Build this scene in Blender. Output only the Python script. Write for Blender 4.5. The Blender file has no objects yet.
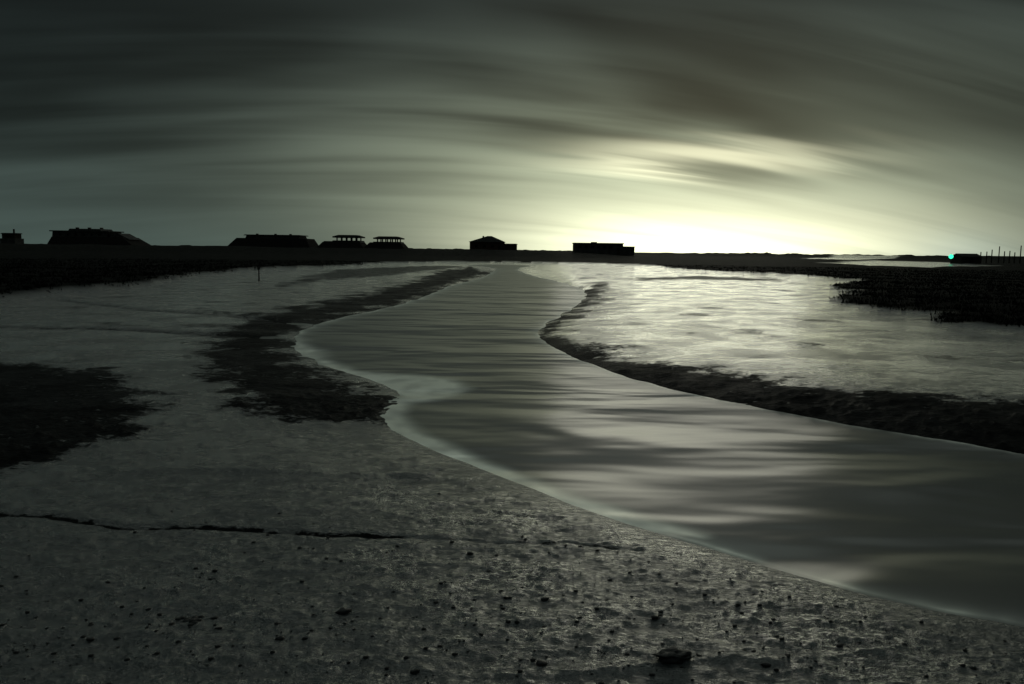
import bpy, bmesh, math, random
import numpy as np
from mathutils import Matrix, Vector
random.seed(4); rng=np.random.default_rng(7)
scene=bpy.context.scene
F=1024*28/36.0; H=3.0
PITCH=math.atan(91/F); ROLL=math.radians(0.7)
# ---------------------------------------------------------------- camera
cam=bpy.data.cameras.new("camera"); camo=bpy.data.objects.new("camera",cam)
scene.collection.objects.link(camo)
cam.lens=28; cam.sensor_width=36; cam.clip_end=20000; cam.clip_start=0.05
R=Matrix.Rotation(math.pi/2-PITCH,4,'X')@Matrix.Rotation(ROLL,4,'Z')
camo.matrix_world=Matrix.Translation((0,0,H))@R
scene.camera=camo
R3=np.array(R.to_3x3())
def ray(x,y):
    return R3@np.array([(x-512)/F,-(y-342)/F,-1.0])
def U(x,y,z=0.0):      # survey: sight line meets level z
    d=ray(x,y); t=(z-H)/d[2]; return (d[0]*t,d[1]*t)
def UL(l,z=0.0): return [U(x,y,z) for x,y in l]
def at(x,y,depth):
    d=ray(x,y); t=depth/d[1]; return np.array([d[0]*t,depth,H+d[2]*t])
# ---------------------------------------------------------------- noise
def _h(ix,iy,s):
    v=np.sin(ix*127.1+iy*311.7+s*74.7)*43758.5453
    return v-np.floor(v)
def vnoise(x,y,s=0):
    ix=np.floor(x);iy=np.floor(y);fx=x-ix;fy=y-iy
    def g(a,b):
        t=_h(ix+a,iy+b,s)*2*np.pi
        return np.cos(t)*(fx-a)+np.sin(t)*(fy-b)
    ux=fx*fx*fx*(fx*(fx*6-15)+10);uy=fy*fy*fy*(fy*(fy*6-15)+10)
    a=g(0,0)*(1-ux)+g(1,0)*ux; b=g(0,1)*(1-ux)+g(1,1)*ux
    return (a*(1-uy)+b*uy)*1.5
def fbm(x,y,s=0,o=3):
    r=0;a=1.0
    for i in range(o):
        r=r+a*vnoise(x*2**i,y*2**i,s+i*3.1);a*=.5
    return r
def sstep(a,b,x):
    t=np.clip((x-a)/(b-a),0,1);return t*t*(3-2*t)
def sdist(X,Y,poly,closed=True):
    d=np.full(X.shape,1e18); ins=np.zeros(X.shape,bool); n=len(poly)
    for i in range(n if closed else n-1):
        x1,y1=poly[i];x2,y2=poly[(i+1)%n]
        ex,ey=x2-x1,y2-y1;L=ex*ex+ey*ey+1e-12
        t=np.clip(((X-x1)*ex+(Y-y1)*ey)/L,0,1)
        d=np.minimum(d,(X-x1-t*ex)**2+(Y-y1-t*ey)**2)
        if closed:
            c=((y1>Y)!=(y2>Y))
            if abs(ey)>1e-9: ins^=c&(X<(ex*(Y-y1)/ey+x1))
    d=np.sqrt(d)
    return np.where(ins,-d,d) if closed else d
def smooth(pts,n=2,closed=True):
    p=[np.array(q) for q in pts]
    for _ in range(n):
        o=[];m=len(p)
        rngi=range(m) if closed else range(m-1)
        if not closed:o.append(p[0])
        for i in rngi:
            a=p[i];b=p[(i+1)%m];o+= [a*.75+b*.25,a*.25+b*.75]
        if not closed:o.append(p[-1])
        p=o
    return [tuple(q) for q in p]
# ---------------------------------------------------------------- survey of the creek
left_edge=[(455,264.5),(498,267.5),(492,273),(480,279),(450,286),(428,296),(398,306),(340,318),(303,329),(294,345),(312,360),(352,374),(400,388),(406,400),(384,413),(388,426),(420,441),(450,455),(500,475),(560,499),(640,524),(720,549),(820,580),(920,604),(1024,622),(1300,690)]
right_edge=[(1300,505),(1024,455),(940,440),(850,425),(740,405),(650,385),(590,365),(553,349),(539,337),(541,327),(562,315),(576,305),(588,296),(583,289),(560,282),(528,275),(514,268.5),(540,265.2)]
river=smooth(UL(left_edge+right_edge),1)
rside=UL([(500,266),(545,290),(500,330),(560,400),(800,500),(1300,600)])+[(60,2),(400,2),(400,180)]
marsh=[(-8000,60)]+UL([(-400,328),(-120,308),(0,300),(60,295),(130,289),(160,283),(200,276),(270,270),(340,267.2),(380,264),(450,262.6),(520,263.4),(600,264.2),(650,266.5),(680,271),(760,275.5),(800,277),(862,284),(832,290),(852,297),(836,304),(845,312),(900,318),(938,320),(930,329),(960,333),(1024,337),(1400,352)],0.15)+[(8000,60),(8000,9000),(-8000,9000)]
lag=[UL([(822,263),(870,260.5),(950,262.5),(990,266),(930,267.5),(870,265.5)],0.4),
     UL([(800,258.6),(850,256.9),(905,258.2),(850,259.9)],0.4)]
darks=[UL([(470,267),(440,272),(400,286),(345,298),(262,314),(222,332),(203,352),(222,380),(258,404),(325,421),(392,417),(410,400),(352,382),(305,366),(288,345),(300,327),(345,315),(395,304),(425,293),(460,281),(490,272)],.1),
       UL([(-200,352),(0,360),(60,367),(125,380),(152,405),(128,432),(60,456),(0,472),(-200,480)],.1),
       UL([(600,283),(600,294),(585,304),(556,322),(556,334),(600,350),(700,370),(800,386),(900,397),(1024,406),(1300,430),(1300,520),(1024,457),(850,427),(740,407),(650,387),(590,367),(545,350),(530,332),(560,312),(580,298),(583,288)],.2),
       UL([(512,291),(545,289),(585,293),(578,298),(540,297)],.05),
       UL([(625,279.5),(700,277.5),(778,280.5),(770,283),(700,281),(640,282)],.2),
       UL([(330,270),(420,266),(470,266),(440,270),(380,276),(330,280),(260,290),(300,279)],.1)]
darkw=[.95,.9,1.0,.8,.7,.6]
lines=[(UL([(-120,512),(0,515),(50,517),(85,522),(120,526),(200,526),(260,528),(330,534),(400,535)],.1),.035,.055,.9),
       (UL([(400,535),(500,538),(570,537),(640,543)],.1),.014,.035,.35),
       (UL([(-100,325),(0,327),(90,328),(200,333),(270,335)],.1),.09,.35,.5),
       (UL([(60,300),(150,310),(230,315),(300,322)],.1),.08,.35,.45),
       (UL([(120,470),(240,468),(330,472),(430,470)],.1),-.025,.12,.0),
       (UL([(560,672),(640,664),(720,652),(800,655),(900,640)],.1),-.015,.05,.0)]
foam_poly=UL([(300,338),(318,356),(352,371),(400,375),(445,379),(464,388),(446,397),(412,403),(400,414),(425,436),(470,455),(540,483),(620,510),(700,537),(640,530),(560,508),(480,478),(380,430),(374,410),(398,396),(340,375),(290,350)])

def terrain(X,Y,full=True):
    r=np.hypot(X,Y)+1e-6
    cell=r*r/(H*F)*1.0+0.004
    def fd(l): return np.clip(1.6-2.2*cell/l,0,1)
    sc=np.clip(r/18,0.6,6); sd=np.clip(r/22,.6,1.8)
    w=fbm(X/2.2,Y/2.2,1,4)
    s=sdist(X,Y,river)+0.10*w*sd
    rs=sdist(X,Y,rside); right=sstep(.6,-.6,rs)
    bank=(0.12*(1-right)+.36*right)*(1-np.exp(-np.maximum(s,0)/(2.2)))
    z=np.where(s<0,np.maximum(-.5,s*.18),bank)
    # dark weedy banks
    dark=np.zeros_like(X)
    nz=(1.0*fbm(X/1.7,Y/1.7,9,4)+.7*fbm(X/.45,Y/.45,11,2)*fd(.45))*sd*.8
    for p,k in zip(darks,darkw):
        d=sdist(X,Y,p)
        dark=np.maximum(dark,k*sstep(1.0*sd,-.9*sd,d+nz))
    bl=sstep(.35,.85,fbm(X/3.1+7,Y/3.1,23,4))*sstep(8,14,r)*.5
    dark=np.maximum(dark,bl)
    out=sstep(-.05,.25,s)
    z=z+sstep(.1,2.5,s)*.022*fbm(X/2.2,Y/2.6,30,2)*fd(2)+out*(
        .014*fbm(X/.38,Y/.28,33,3)*fd(.3)*sstep(0,.8,s)
        +.007*fbm(X/.11,Y/.08,36,2)*fd(.09)*sstep(0,.4,s))
    z=z+dark*out*(.03*fbm(X/.7,Y/.7,50,2)*fd(.7)+.10*np.maximum(0,fbm(X/.22,Y/.2,41,2))*fd(.2))
    ridge=np.zeros_like(X)
    ln=fbm(X/.3,Y/.3,60,2)
    for l,dep,wid,dk in lines:
        d=sdist(X,Y,l,False)+.35*wid*ln
        g=np.exp(-(d/wid)**2)
        z=z-dep*g; ridge=np.maximum(ridge,g*dk)
    dark=np.maximum(dark,ridge)
    # salt marsh
    m=sdist(X,Y,marsh)+ (.6*fbm(X/3,Y/3,70,4)+.25*fbm(X/.7,Y/.7,71,2)*fd(.7))*np.clip(r/45,.8,4)
    mm=sstep(.35,-.6,m)
    mh=.55+.10*fbm(X/1.2,Y/1.2,72,3)*fd(1.2)+.13*fbm(X/9,Y/9,73,3)
    for p in lag:
        ld=sdist(X,Y,p)+4*fbm(X/25,Y/25,80,3)
        k=sstep(3,-3,ld); mm=mm*(1-k); mh=mh*(1-k)+.15*k
        z=np.where(k>.5,.25,z)
    z=z*(1-mm)+mh*mm+ (1-mm)*sstep(3,.3,m)*.08
    # shingle ridge on the left horizon, low sea wall on the right
    az=X/np.maximum(Y,1e-3)
    lft=sstep(.20,.02,az)*(Y>0)
    z=z+lft*sstep(330,400,r)*(2.9+.5*fbm(X/40,Y/40,90,3))
    z=z+(1-lft)*sstep(820,860,r)*(2.2+.2*fbm(X/60,Y/60,95,3))*(Y>0)
    return z,s,dark*(1-mm),mm
def tz(x,y): return float(terrain(np.array([x],float),np.array([y],float))[0][0])

# ---------------------------------------------------------------- node helpers
class NT:
    def __init__(s,t): s.t=t;s.n=t.nodes;s.l=t.links
    def new(s,k,**kw):
        n=s.n.new(k)
        for a,b in kw.items(): setattr(n,a,b)
        return n
    def put(s,sock,v):
        if isinstance(v,bpy.types.NodeSocket): s.l.new(v,sock)
        else: sock.default_value=v
    def m(s,op,*a,clamp=False):
        n=s.new('ShaderNodeMath',operation=op,use_clamp=clamp)
        for i,v in enumerate(a): s.put(n.inputs[i],v)
        return n.outputs[0]
    def mr(s,v,a,b,c,d,sm=False):
        n=s.new('ShaderNodeMapRange'); 
        if sm:n.interpolation_type='SMOOTHSTEP'
        s.put(n.inputs[0],v)
        for i,x in enumerate((a,b,c,d)): s.put(n.inputs[i+1],x)
        return n.outputs[0]
    def noise(s,vec,scale,detail=4,rough=.55,dist=0):
        n=s.new('ShaderNodeTexNoise'); s.put(n.inputs['Vector'],vec)
        n.inputs['Scale'].default_value=scale;n.inputs['Detail'].default_value=detail
        n.inputs['Roughness'].default_value=rough;n.inputs['Distortion'].default_value=dist
        return n.outputs[0]
    def mapv(s,vec,loc=(0,0,0),rot=(0,0,0),sc=(1,1,1)):
        n=s.new('ShaderNodeMapping');s.put(n.inputs[0],vec)
        n.inputs[1].default_value=loc;n.inputs[2].default_value=rot;n.inputs[3].default_value=sc
        return n.outputs[0]
    def mix(s,f,a,b):
        n=s.new('ShaderNodeMix',data_type='RGBA');s.put(n.inputs[0],f)
        s.put(n.inputs[6],a);s.put(n.inputs[7],b);return n.outputs[2]
    def bump(s,h,dist,st=1,nrm=None):
        n=s.new('ShaderNodeBump');s.put(n.inputs['Height'],h)
        n.inputs['Distance'].default_value=dist;s.put(n.inputs['Strength'],st)
        if nrm is not None:s.l.new(nrm,n.inputs['Normal'])
        return n.outputs[0]
def mat(name):
    m=bpy.data.materials.new(name);m.use_nodes=True
    t=NT(m.node_tree);b=t.n['Principled BSDF'];return m,t,b
def simple(name,c1,c2,scale,rough=.85,spec=.2,bd=.02):
    m,t,b=mat(name);co=t.new('ShaderNodeTexCoord').outputs['Object']
    n=t.noise(co,scale,5,.6)
    t.put(b.inputs['Base Color'],t.mix(t.mr(n,.35,.65,0,1),(*c1,1),(*c2,1)))
    b.inputs['Roughness'].default_value=rough;b.inputs['Specular IOR Level'].default_value=spec
    t.put(b.inputs['Normal'],t.bump(n,bd));return m

# ---------------------------------------------------------------- ground material
gm,t,b=mat("wet_mud_and_marsh")
co=t.new('ShaderNodeTexCoord').outputs['Object']
def attr(t,n):
    a=t.new('ShaderNodeAttribute');a.attribute_name=n;return a.outputs['Fac']
dk0=attr(t,'dark');ms=attr(t,'marsh')
n1=t.noise(t.mapv(co,sc=(1,1.6,1)),8,5,.68,.3)
n2=t.noise(co,38,4,.65,.3)
n3=t.noise(co,.55,4,.6)
n5=t.noise(t.mapv(co,loc=(5,2,0),sc=(.7,1.6,1)),3.2,6,.7,.3)
# broken, clotted edge to the weed
spk=t.m('ADD',t.m('MULTIPLY',t.m('SUBTRACT',n5,.5),7.0),t.m('MULTIPLY',t.m('SUBTRACT',n1,.5),7.0))
dk=t.m('ADD',t.m('SUBTRACT',t.m('MULTIPLY',dk0,3.4),.9),spk,clamp=True)
dk=t.m('MULTIPLY',dk,t.mr(dk0,.02,.2,0,1),clamp=True)
wet=t.mr(t.m('ADD',n3,t.m('MULTIPLY',t.m('SUBTRACT',n5,.5),.9)),.34,.62,0,1)
mudc=t.mix(wet,(.040,.049,.048,1),(.070,.082,.078,1))
mudc=t.mix(dk,mudc,(.004,.005,.005,1))
grass=t.mix(n1,(.003,.004,.003,1),(.008,.009,.006,1))
t.put(b.inputs['Base Color'],t.mix(ms,mudc,grass))
rg=t.mr(wet,0,1,.38,.16)
rg=t.m('ADD',rg,t.m('MULTIPLY',dk,.35));rg=t.m('ADD',rg,t.m('MULTIPLY',ms,.5),clamp=True)
t.put(b.inputs['Roughness'],rg)
sp=t.m('SUBTRACT',1.0,t.m('MULTIPLY',dk,.97),clamp=True)
sp=t.m('MULTIPLY',sp,t.m('SUBTRACT',1,t.m('MULTIPLY',ms,.99)),clamp=True)
t.put(b.inputs['Specular IOR Level'],sp)
b.inputs['IOR'].default_value=1.8
t.put(b.inputs['Coat Weight'],t.m('MULTIPLY',sp,t.mr(wet,0,1,.5,1.0)))
b.inputs['Coat Roughness'].default_value=.11
b.inputs['Coat IOR'].default_value=1.6
bp=t.bump(n2,.030,1.0);bp=t.bump(n1,.16,1.0,bp);bp=t.bump(n5,.15,t.mr(wet,0,1,1,.6),bp)
t.put(b.inputs['Normal'],bp);t.put(b.inputs['Coat Normal'],bp)

# ---------------------------------------------------------------- ground sheet
az=np.concatenate([np.arange(-180,-37,3.0),np.arange(-37,37,.08),np.arange(37,180,3.0)])
az=np.radians(az)
yp=np.concatenate([np.array([20000,6000,3000,2000,1400,1100,900,780,700,600,540]),np.arange(500,30,-1.0)])
g=30.0;l=[]
while g>.28: l.append(g);g*=.965
yp=np.concatenate([yp,np.array(l)])
rr=H*F/yp
A,RR=np.meshgrid(az,rr)
X=(np.sin(A)*RR).ravel();Y=(np.cos(A)*RR).ravel()
Z,S,DK,MM=terrain(X,Y)
def grid_mesh(name,X,Y,Z,nr,nc,attrs,keep=None,mat=None,wrap=True):
    idx=np.arange(nr*nc).reshape(nr,nc)
    a=idx[:-1,:];b_=idx[1:,:]
    a2=np.roll(a,-1,1);b2=np.roll(b_,-1,1)
    q=np.stack([a,b_,b2,a2],-1).reshape(-1,4)
    if keep is not None:
        k=keep[q].any(1);q=q[k]
        used=np.unique(q);remap=np.full(nr*nc,-1);remap[used]=np.arange(len(used))
        q=remap[q];X,Y,Z=X[used],Y[used],Z[used];attrs={k2:v[used] for k2,v in attrs.items()}
    me=bpy.data.meshes.new(name)
    me.vertices.add(len(X));me.vertices.foreach_set('co',np.stack([X,Y,Z],-1).astype(np.float32).ravel())
    me.loops.add(q.size);me.loops.foreach_set('vertex_index',q.ravel().astype(np.int32))
    me.polygons.add(len(q));me.polygons.foreach_set('loop_start',np.arange(0,q.size,4,dtype=np.int32))
    me.polygons.foreach_set('loop_total',np.full(len(q),4,np.int32))
    me.polygons.foreach_set('use_smooth',np.ones(len(q),bool))
    me.update(calc_edges=True)
    for k2,v in attrs.items():
        at_=me.attributes.new(k2,'FLOAT','POINT');at_.data.foreach_set('value',v.astype(np.float32))
    o=bpy.data.objects.new(name,me);scene.collection.objects.link(o)
    if mat:me.materials.append(mat)
    return o
ground=grid_mesh("mudflat_ground",X,Y,Z,len(rr),len(az),{'dark':DK,'marsh':MM},None,gm)
if ground.data.polygons[len(az)*300].normal.z<0: ground.data.flip_normals()
# ---------------------------------------------------------------- river
wm,t,b=mat("creek_water")
co=t.new('ShaderNodeTexCoord').outputs['Object']
fo=attr(t,'foam')
w1=t.noise(t.mapv(co,rot=(0,0,math.radians(34)),sc=(.33,1,1)),1.2,2,.45,.25)
w3=t.noise(t.mapv(co,rot=(0,0,math.radians(26)),sc=(.45,1,1)),.30,2,.45,.7)
w4=t.noise(t.mapv(co,rot=(0,0,math.radians(52)),sc=(.4,1,1)),.6,2,.45,.4)
pm=t.mr(t.noise(co,.18,2,.5),.4,.6,.3,1)
t.put(b.inputs['Base Color'],t.mix(fo,(.020,.024,.020,1),(.88,.90,.82,1)))  # pale swash; sheen of shallow water put into base colour and metallic
t.put(b.inputs['Metallic'],t.m('MULTIPLY',fo,.75,clamp=True))
t.put(b.inputs['Roughness'],t.m('ADD',.30,t.m('MULTIPLY',fo,.10)))
b.inputs['Specular IOR Level'].default_value=1.0
b.inputs['IOR'].default_value=1.5
bp=t.bump(w1,.042,pm);bp=t.bump(w4,.12,.8,bp);bp=t.bump(w3,.38,.9,bp)
t.put(b.inputs['Normal'],bp)
sr=sdist(X,Y,river)
fn=fbm(X/2,Y/2,101,3);fn2=fbm(X/.6,Y/.6,103,3)
sc=np.clip(np.hypot(X,Y)/18,.6,3.5)
fp=sdist(X,Y,foam_poly)+.16*fn*np.minimum(sc,2)
foam=np.maximum(np.exp(-np.abs(S)/(.15*sc))*np.clip(.75+.6*fn2,0,1)*.9, sstep(.38*sc,-.25*sc,fp)*(.95+.25*fn2))
foam=np.clip(foam,0,1)
water=grid_mesh("river",X,Y,np.zeros_like(X)+.004,len(rr),len(az),{'foam':foam},(sr<1.2)&(np.hypot(X,Y)<400),wm)
if water.data.polygons[100].normal.z<0: water.data.flip_normals()

# ---------------------------------------------------------------- marsh grass
def tri_obj(name,V,m):
    n=len(V)//3;me=bpy.data.meshes.new(name)
    me.vertices.add(len(V));me.vertices.foreach_set('co',V.astype(np.float32).ravel())
    me.loops.add(n*3);me.loops.foreach_set('vertex_index',np.arange(n*3,dtype=np.int32))
    me.polygons.add(n);me.polygons.foreach_set('loop_start',np.arange(0,n*3,3,dtype=np.int32))
    me.polygons.foreach_set('loop_total',np.full(n,3,np.int32));me.update(calc_edges=True)
    me.materials.append(m);o=bpy.data.objects.new(name,me);scene.collection.objects.link(o);return o
grm=simple("salt_marsh_grass",(.004,.006,.004),(.010,.012,.008),3,1,.02)
N=150000
ra=np.exp(rng.uniform(math.log(26),math.log(170),N));aa=np.radians(rng.uniform(-38,38,N))
gx=np.sin(aa)*ra;gy=np.cos(aa)*ra
gz,gs_,gd,gmm=terrain(gx,gy)
cl=fbm(gx/1.3,gy/1.3,140,2)
k=(gmm>.35)&(cl>-.15)
gx,gy,gz,ra,cl=gx[k],gy[k],gz[k],ra[k],cl[k]
n=len(gx);hh=rng.uniform(.06,.16,n)*(1+.5*np.clip(cl,0,1));ww=rng.uniform(.02,.04,n)*np.clip(ra/35,1,3)
th=rng.uniform(0,np.pi,n);lx=rng.normal(0,.07,n);ly=rng.normal(0,.07,n)
V=np.empty((n,3,3))
V[:,0]=np.stack([gx-np.cos(th)*ww,gy-np.sin(th)*ww,gz-.03],-1)
V[:,1]=np.stack([gx+np.cos(th)*ww,gy+np.sin(th)*ww,gz-.03],-1)
V[:,2]=np.stack([gx+lx,gy+ly,gz+hh],-1)
tri_obj("marsh_grass",V.reshape(-1,3),grm)

# ---------------------------------------------------------------- mesh helpers
def mk(name,verts,faces,m,parent=None,bev=0):
    me=bpy.data.meshes.new(name);me.from_pydata([tuple(map(float,v)) for v in verts],[],faces)
    bm=bmesh.new();bm.from_mesh(me);bmesh.ops.recalc_face_normals(bm,faces=bm.faces)
    if bev: bmesh.ops.bevel(bm,geom=bm.edges[:],offset=bev,segments=1,affect='EDGES')
    bm.to_mesh(me);bm.free()
    me.materials.append(m);o=bpy.data.objects.new(name,me);scene.collection.objects.link(o)
    if parent:o.parent=parent
    return o
BF=[(0,1,2,3),(4,5,6,7),(0,1,5,4),(1,2,6,5),(2,3,7,6),(3,0,4,7)]
def box(name,x0,x1,y0,y1,z0,z1,m,parent=None,tx=0,ty=0,bev=0,tx1=None):
    if tx1 is None: tx1=tx
    v=[(x0,y0,z0),(x1,y0,z0),(x1,y1,z0),(x0,y1,z0),(x0+tx,y0+ty,z1),(x1-tx1,y0+ty,z1),(x1-tx1,y1-ty,z1),(x0+tx,y1-ty,z1)]
    return mk(name,v,BF,m,parent,bev)
def empty(name,x,y,z):
    e=bpy.data.objects.new(name,None);e.location=(x,y,z);scene.collection.objects.link(e);return e
conc=simple("weathered_concrete",(.05,.05,.05),(.11,.11,.10),.6,.95,.1)
shing=simple("shingle_bank",(.02,.02,.018),(.05,.045,.04),2,1,.02,.1)
roofm=simple("bitumen_roof",(.02,.02,.02),(.05,.05,.045),1.2,.95,.05)
brick=simple("brick",(.07,.045,.035),(.12,.075,.06),3,.95,.05)
void=simple("dark_opening",(.006,.006,.006),(.012,.012,.012),2,.7,.2)
woodm=simple("weathered_timber",(.03,.027,.022),(.07,.06,.05),4,.95,.05)
metal=simple("rusty_metal",(.05,.045,.04),(.09,.06,.05),5,.7,.2)
D=430; PX=D/F
def site(name,x0,x1,depth=D,ref=None):
    a=at(x0,250,depth)[0];c=at(x1,250,depth)[0];cx=(a+c)/2
    z=tz(cx,depth)-.6
    return empty(name,cx,depth,z),(c-a),z
def zt(x,y,depth=D): return at(x,y,depth)[2]
def wins(e,x0,x1,n,y,z0,z1,w,nm="window"):
    for i in range(n):
        cx=x0+(x1-x0)*(i+.5)/n
        box(f"{nm}_{i+1}",cx-w/2,cx+w/2,y-.06,y+.04,z0,z1,void,e)
e,w,z=site("concrete_laboratory",57,143)
h=zt(95,228.5)-z
box("shingle_mound",-w*.5,w*.5,-10,14,0,h*.52,shing,e,tx=1.5,ty=3,tx1=w*.16)
box("main_walls",-w*.47,w*.16,-6.5,10,h*.4,h*.80,conc,e,tx=.4)
box("roof_slab",-w*.49,w*.18,-7.2,10.6,h*.803,h*.86,conc,e)
box("upper_walls",-w*.30,w*.08,-5,8,h*.863,h*.97,conc,e,tx=.8,tx1=1.0)
box("sloping_wing",w*.163,w*.40,-5,8,h*.4,h*.74,conc,e,tx=0.2,tx1=6)
for i,xx in enumerate((-.26,-.12,.02)):
    box(f"roof_vent_{i+1}",w*xx,w*xx+1.2,-1,.5,h*.973,h*1.05,metal,e)
wins(e,-w*.42,w*.12,6,-6.45,h*.58,h*.70,1.4)
e,w,z=site("concrete_laboratory",232,315)
h=zt(275,234.5)-z
box("shingle_mound",-w*.5,w*.5,-10,14,0,h*.72,shing,e,tx=5,ty=3,tx1=3)
box("main_walls",-w*.30,w*.36,-6,10,h*.6,h*.9,conc,e,tx=1.0)
box("roof_slab",-w*.31,w*.37,-6.6,10.6,h*.903,h*.97,conc,e,tx=.8)
for i,xx in enumerate((-.2,0.02,.2)):
    box(f"roof_vent_{i+1}",w*xx,w*xx+1.0,-1,.5,h*.973,h*1.05,metal,e)
wins(e,-w*.26,w*.32,5,-5.75,h*.76,h*.85,1.4)
for x0,x1,rt,ra_,rb in ((320,368,235,337,361),(366,408,236.5,377,401)):
    e,w,z=site("pagoda_test_building",x0,x1)
    cx=(x0+x1)/2;h=zt(cx,rt)-z
    gh=h*.50
    box("shingle_mound",-w*.5,w*.5,-11,12,0,gh,shing,e,tx=w*.13,ty=3)
    a=(ra_-cx)*PX;c=(rb-cx)*PX
    box("lower_block",a-1.5,c+1.0,-6,7,gh*.9,gh*1.22,conc,e,tx=.6)
    box("side_wing",-w*.40,a-1.6,-4,5,gh*.8,gh*1.12,conc,e,tx=.4)
    n=5
    for i in range(n):
        xx=a+.9+(c-a-2.4)*i/(n-1)
        for j,yy in enumerate((-5.2,5.6)):
            box(f"column_{i+1}_{j+1}",xx,xx+.6,yy,yy+.6,gh*1.223,h*.797,conc,e)
    box("roof_slab",a-.8,c+.8,-7,8,h*.80,h*.90,conc,e)
    box("roof_mound",a-.4,c+.4,-6.5,7.5,h*.903,h*1.0,shing,e,tx=2.2,ty=2)
e,w,z=site("hipped_roof_building",467,518)
h=zt(490,236)-z; eh=zt(480,242)-z
bx0,bx1=-w*.46,w*.26
box("walls",bx0+.6,bx1-.6,-5,7,0,eh,brick,e)
mk("hip_roof",[(bx0,-5.8,eh+.003),(bx1,-5.8,eh+.003),(bx1,7.8,eh+.003),(bx0,7.8,eh+.003),(-w*.10,1,h),(-w*.02,1,h)],[(0,1,2,3),(0,1,5,4),(1,2,5),(2,3,4,5),(3,0,4)],roofm,e)
box("annexe_walls",bx1-.59,w*.48,-3,6,0,eh*.78,brick,e)
box("annexe_roof",bx1-.55,w*.50,-3.5,6.5,eh*.783,eh*.86,roofm,e,tx=0,tx1=1)
wins(e,bx0+2,bx1-5,3,-5,eh*.4,eh*.7,1.5)
box("door",bx1-4,bx1-2.6,-5.06,-4.95,0.6,eh*.62,woodm,e)
box("chimney",-w*.2,-w*.2+.9,1,2,eh+.4,h*1.0,brick,e)
e,w,z=site("flat_roof_building",573,634)
h=zt(600,243)-z;h2=zt(628,246.5)-z
box("main_walls",-w*.49,w*.30,-5,7,0,h*.93,conc,e)
box("roof_slab",-w*.5,w*.31,-5.5,7.5,h*.933,h,conc,e)
box("annexe_walls",w*.303,w*.49,-4,6,0,h2*.93,conc,e)
box("annexe_roof",w*.312,w*.5,-4.4,6.4,h2*.933,h2,conc,e)
box("tank",-w*.2,-w*.2+3,0,3,h+.003,h*1.08,metal,e)
wins(e,-w*.45,w*.15,6,-5,h*.55,h*.78,1.6)
box("door",w*.2,w*.2+1.6,-5.06,-4.95,.6,h*.6,woodm,e)
e,w,z=site("lookout_hut",5,20)
h=zt(12,233)-z
box("base",-w*.5,w*.5,-4,4,0,h*.55,conc,e)
box("cabin",-w*.42,w*.42,-3,3,h*.553,h*.92,woodm,e)
box("roof",-w*.5,w*.5,-3.5,3.5,h*.923,h,roofm,e,tx=.6,ty=.6)
box("flue",w*.1,w*.1+.7,0,.6,h,zt(12,229)-z,metal,e)
box("window",-1.5,1.5,-3.06,-2.95,h*.65,h*.82,void,e)
def site2(name,x0,x1,depth):
    a=at(x0,250,depth)[0];c=at(x1,250,depth)[0];cx=(a+c)/2;z=tz(cx,depth)-.2
    return empty(name,cx,depth,z),(c-a),z
e,w,z=site2("quay_shed",957,978,300)
h=zt(965,253.5,300)-z
box("walls",-w*.48,w*.48,-3,4,0,h*.7,woodm,e)
mk("gable_roof",[(-w*.5,-3.4,h*.703),(w*.5,-3.4,h*.703),(w*.5,4.4,h*.703),(-w*.5,4.4,h*.703),(-w*.5,.5,h),(w*.5,.5,h)],[(0,1,2,3),(0,1,5,4),(2,3,4,5),(1,2,5),(3,0,4)],roofm,e)
box("door",-.8,.8,-3.06,-2.95,.1,h*.6,void,e)
e,w,z=site2("timber_jetty",978,1060,330)
dk_=zt(1000,256,330)-z
box("deck",-w*.5,w*.5,-1.5,1.5,dk_-.4,dk_,woodm,e)
for i in range(15):
    xx=-w*.5+w*(i+.3*random.random())/14.5
    tp=dk_+random.uniform(1.2,4.6)
    box(f"pile_{i+1}",xx,xx+.28,-1.9,-1.51,-.5,tp,woodm,e,tx=.04)
d=290;p=at(951,257.3,d);gz_=tz(p[0],p[1])
e=empty("navigation_beacon",p[0],p[1],gz_-.2)
hz=p[2]-gz_+.2
def cyl(name,r,z0,z1,m,parent,n=12,r2=None,x=0,y=0):
    r2=r if r2 is None else r2;v=[];f=[]
    for i in range(n):
        a=2*math.pi*i/n;v.append((x+r*math.cos(a),y+r*math.sin(a),z0))
    for i in range(n):
        a=2*math.pi*i/n;v.append((x+r2*math.cos(a),y+r2*math.sin(a),z1))
    f=[tuple(range(n)),tuple(range(n,2*n))]+[(i,(i+1)%n,n+(i+1)%n,n+i) for i in range(n)]
    return mk(name,v,f,m,parent)
cyl("post",.12,0,hz-.6,metal,e)
cyl("platform",.6,hz-.597,hz-.50,metal,e)
lm,t,b=mat("green_lamp_glass")
b.inputs['Base Color'].default_value=(.02,.5,.3,1)
b.inputs['Emission Color'].default_value=(.04,.9,.45,1);b.inputs['Emission Strength'].default_value=1.8
bm=bmesh.new();bmesh.ops.create_uvsphere(bm,u_segments=16,v_segments=10,radius=.78)
bmesh.ops.translate(bm,verts=bm.verts,vec=(0,0,hz+.28))
me=bpy.data.meshes.new("lamp");bm.to_mesh(me);bm.free();me.materials.append(lm)
o=bpy.data.objects.new("lamp",me);scene.collection.objects.link(o);o.parent=e
cyl("cap",.3,hz+1.063,hz+1.2,metal,e,r2=.1)
px_,py_=U(259,279,.3)
e=empty("marker_post",px_,py_,tz(px_,py_)-.1)
cyl("post",.07,0,1.1,woodm,e,r2=.05)
cyl("topmark",.12,1.1,1.3,woodm,e)
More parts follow.
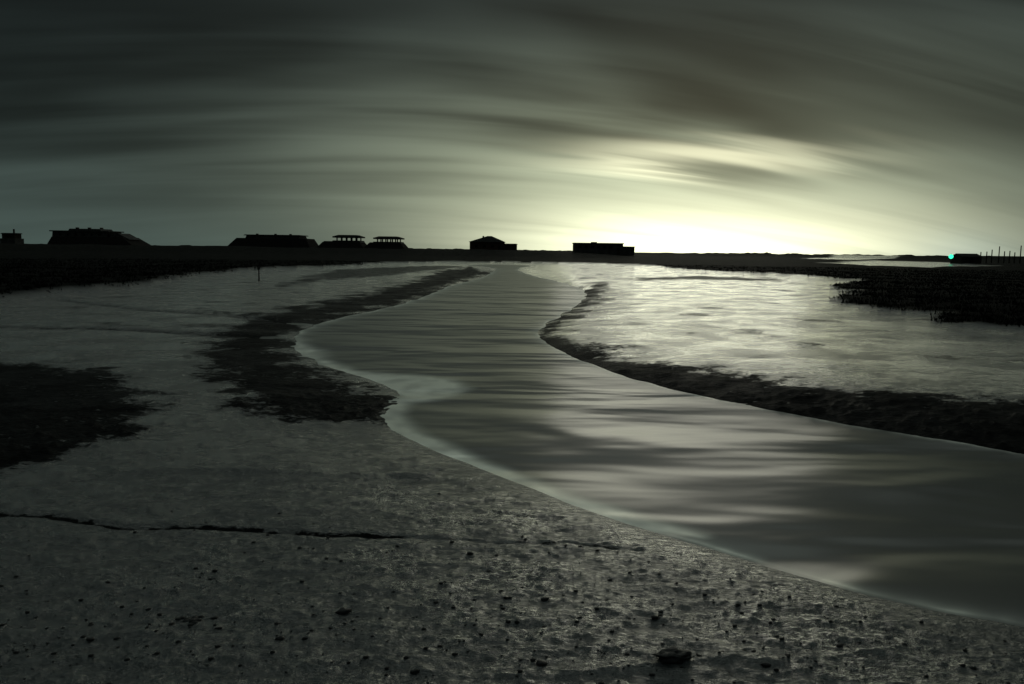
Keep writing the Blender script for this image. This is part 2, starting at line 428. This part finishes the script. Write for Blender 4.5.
def treeline(name,x0,x1,depth,hmin,hmax,seed,m):
    a=at(x0,250,depth)[0];c=at(x1,250,depth)[0]
    n=700;xs=np.linspace(a,c,n)
    f1=np.clip(.5+fbm(xs/(depth*.02),xs*0,seed,5)*.9,0,1);env=np.minimum(1,np.minimum(xs-a,c-xs)/(c-a)*9)
    top=(hmin+(hmax-hmin)*f1)*env
    zs=terrain(xs,np.full(n,float(depth)))[0]
    v=[];f=[]
    for i in range(n):
        v+=[(xs[i],depth-6,zs[i]-1),(xs[i],depth,zs[i]+top[i]),(xs[i],depth+8,zs[i]-1)]
    for i in range(n-1):
        f+=[(3*i,3*i+3,3*i+4,3*i+1),(3*i+1,3*i+4,3*i+5,3*i+2)]
    return mk(name,v,f,m)
leaf=simple("distant_foliage",(.01,.012,.008),(.02,.024,.015),.3,1,.02)
treeline("distant_treeline",735,775,900,.3,3.0,5,leaf)
treeline("distant_shoreline",640,1400,1500,.3,2.6,8,leaf)
treeline("distant_shoreline",-300,660,1500,.5,3.0,18,leaf)

# ---------------------------------------------------------------- stones
stone=simple("mud_stone",(.010,.010,.010),(.03,.03,.028),30,.55,.35,.01)
def blob(bm,x,y,z,sx,sy,sz,sub=2):
    r=bmesh.ops.create_icosphere(bm,subdivisions=sub,radius=1)
    o=random.uniform(0,100);an=random.uniform(0,6.3)
    vs=r['verts'];cx=np.array([v.co.x*1.3+o for v in vs]);cy=np.array([v.co.y*1.3+v.co.z*1.7 for v in vs])
    nn=fbm(cx,cy,3,3)
    for v,q in zip(vs,nn):
        k=1+.35*float(q)+random.uniform(-.03,.03)
        a=v.co.x*k*sx;c=v.co.y*k*sy
        v.co=Vector((x+a*math.cos(an*.12)-c*math.sin(an*.12),y+a*math.sin(an*.12)+c*math.cos(an*.12),z+v.co.z*k*sz))
bm=bmesh.new()
spec=[(280,640,5),(343,614,8),(190,621,17),(545,598,5),(541,663,7),(655,615,5),(766,661,5),(436,603,3),(452,541,3),(470,551,4),(489,568,3),(840,640,4),(415,672,5),(300,548,3),(90,640,4),(610,575,3),(705,590,3),(760,600,3),(215,570,3)]
for x,y,s in spec:
    X0,Y0=U(x,y,.1);r=math.hypot(X0,Y0,H)/F*s*.8
    if s>10:
        for _ in range(16):
            dx,dy=random.gauss(0,.06),random.gauss(0,.04)
            blob(bm,X0+dx,Y0+dy,tz(X0+dx,Y0+dy)+.002,.03,.025,.010,1)
    else: blob(bm,X0,Y0,tz(X0,Y0)+r*.12,r,r*.8,r*.5)
pts=[U(random.uniform(-60,1080),random.triangular(480,700,650),.1) for _ in range(700)]
px=np.array([p[0] for p in pts]);py=np.array([p[1] for p in pts]);zz,ss,_,_=terrain(px,py)
for i in range(len(pts)):
    if ss[i]<.4: continue
    r=random.choice((.005,.006,.007,.009,.012,.018))
    blob(bm,px[i],py[i],float(zz[i])+r*.15,r*1.3,r,r*.6,1)
me=bpy.data.meshes.new("mud_stones");bm.to_mesh(me);bm.free();me.materials.append(stone)
for p in me.polygons:p.use_smooth=True
o=bpy.data.objects.new("mud_stones",me);scene.collection.objects.link(o)
bm=bmesh.new();X0,Y0=U(674,657,.1);blob(bm,X0,Y0,tz(X0,Y0)+.015,.12,.08,.042,4)
blob(bm,X0-.06,Y0+.01,tz(X0,Y0)+.015,.05,.05,.035,3)
me=bpy.data.meshes.new("rock");bm.to_mesh(me);bm.free();me.materials.append(stone)
for p in me.polygons:p.use_smooth=True
o=bpy.data.objects.new("rock",me);scene.collection.objects.link(o)

# ---------------------------------------------------------------- sky
w=bpy.data.worlds.new("World");scene.world=w;w.use_nodes=True
t=NT(w.node_tree);bg=t.n['Background'];outw=t.n['World Output']
g_=t.new('ShaderNodeTexCoord').outputs['Generated']
sx=t.new('ShaderNodeSeparateXYZ');t.l.new(g_,sx.inputs[0]);dx,dy,dz=sx.outputs
AZ=t.m('MULTIPLY',t.m('ARCTAN2',dx,dy),57.2958)
EL=t.m('MULTIPLY',t.m('ARCSINE',dz),57.2958)
zc=t.m('ADD',t.m('MAXIMUM',dz,0.0),.30)
cb=t.new('ShaderNodeCombineXYZ');t.put(cb.inputs[0],t.m('DIVIDE',dx,zc));t.put(cb.inputs[1],t.m('DIVIDE',dy,zc))
P=cb.outputs[0]
Pr=t.mapv(P,rot=(0,0,math.radians(-10)))
c1=t.noise(t.mapv(Pr,loc=(6.1,2.7,0),sc=(.50,2.8,1)),1.0,3,.45,.7)
c2=t.noise(t.mapv(Pr,loc=(8,4,0),sc=(.7,7.5,1)),1.0,3,.5,.6)
c3=t.noise(t.mapv(Pr,loc=(1.6,9.3,0),sc=(.8,1.7,1)),1.0,2,.45,.7)
cc=t.m('ADD',t.m('ADD',t.m('MULTIPLY',c1,.44),t.m('MULTIPLY',c2,.14)),t.m('MULTIPLY',c3,.42))
cm=t.mr(cc,.38,.62,.30,1.5,True)
hf=t.mr(EL,1,9,.2,1,True)
cm=t.m('ADD',t.m('MULTIPLY',cm,hf),t.m('MULTIPLY',t.m('SUBTRACT',1,hf),.9))
def gs(a0,e0,sa,se,el=None):
    A_=t.m('POWER',t.m('ABSOLUTE',t.m('DIVIDE',t.m('SUBTRACT',AZ,a0),sa)),2.0)
    E_=t.m('POWER',t.m('ABSOLUTE',t.m('DIVIDE',t.m('SUBTRACT',EL if el is None else el,e0),se)),2.0)
    return t.m('EXPONENT',t.m('MULTIPLY',t.m('ADD',A_,E_),-1.0))
def col(f,c):
    n=t.new('ShaderNodeVectorMath',operation='SCALE');n.inputs[0].default_value=c;t.put(n.inputs['Scale'],f);return n.outputs[0]
def add(a,c):
    n=t.new('ShaderNodeVectorMath',operation='ADD');t.l.new(a,n.inputs[0]);t.l.new(c,n.inputs[1]);return n.outputs[0]
def mulv(a,f):
    n=t.new('ShaderNodeVectorMath',operation='SCALE');t.l.new(a,n.inputs[0]);t.put(n.inputs['Scale'],f);return n.outputs[0]
# heavy cloud bank sweeping down to the right
ELw=t.m('ADD',EL,t.m('MULTIPLY',t.m('SUBTRACT',c2,.5),4.0))
ELt=t.m('ADD',ELw,t.m('MULTIPLY',AZ,.22))
q=t.m('DIVIDE',t.m('SUBTRACT',ELt,14.8),2.8)
bank=t.m('MULTIPLY',t.m('EXPONENT',t.m('MULTIPLY',t.m('MULTIPLY',q,q),-1.0)),t.mr(AZ,0,18,0,.55,True))
cm=t.m('MULTIPLY',cm,t.m('SUBTRACT',1,bank))
low=t.m('EXPONENT',t.m('MULTIPLY',t.m('MAXIMUM',EL,0.0),-.15))
base=add(col(low,(.054,.080,.070)),col(1.0,(.008,.0115,.0125)))
halo=add(col(gs(11,4.0,24,8.5),(.130,.147,.103)),col(gs(11,3.0,17,5.2),(.275,.285,.18)))
cl=mulv(add(base,halo),cm)
patch=mulv(col(gs(12.6,6.5,7.5,.9,ELw),(.85,.83,.56)),t.mr(c2,.35,.6,.7,1.15))
hor=mulv(col(gs(13.5,0,13.0,3.1),(1.35,1.33,.90)),t.mr(c2,.3,.6,.85,1.1))
blue=col(gs(29,0,3.0,1.5),(.015,.05,.08))
# bright lobe added above the view to lift mud and water, fading behind
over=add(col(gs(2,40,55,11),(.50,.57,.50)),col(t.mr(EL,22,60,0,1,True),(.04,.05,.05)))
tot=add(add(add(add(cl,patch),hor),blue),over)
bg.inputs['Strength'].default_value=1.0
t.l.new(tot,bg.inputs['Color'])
sky=t.new('ShaderNodeTexSky',sky_type='NISHITA');sky.sun_disc=False
sky.sun_elevation=math.radians(6);sky.sun_rotation=math.radians(12);sky.air_density=1;sky.dust_density=3
bg2=t.new('ShaderNodeBackground');t.l.new(sky.outputs[0],bg2.inputs[0]);bg2.inputs[1].default_value=.0003
ad=t.new('ShaderNodeAddShader');t.l.new(bg.outputs[0],ad.inputs[0]);t.l.new(bg2.outputs[0],ad.inputs[1])
t.l.new(ad.outputs[0],outw.inputs[0])
sl=bpy.data.lights.new("horizon_glow_sun","SUN");sl.energy=.08;sl.angle=math.radians(18);sl.color=(1,.98,.85)  # lamp added for glints, standing in for the town glow on the horizon
so=bpy.data.objects.new("horizon_glow_sun",sl);scene.collection.objects.link(so)
a=math.radians(12);el=math.radians(6)
dirv=Vector((math.sin(a)*math.cos(el),math.cos(a)*math.cos(el),math.sin(el)))
so.rotation_euler=dirv.to_track_quat('Z','Y').to_euler()
scene.view_settings.view_transform='Standard';scene.view_settings.look='None';scene.view_settings.exposure=0
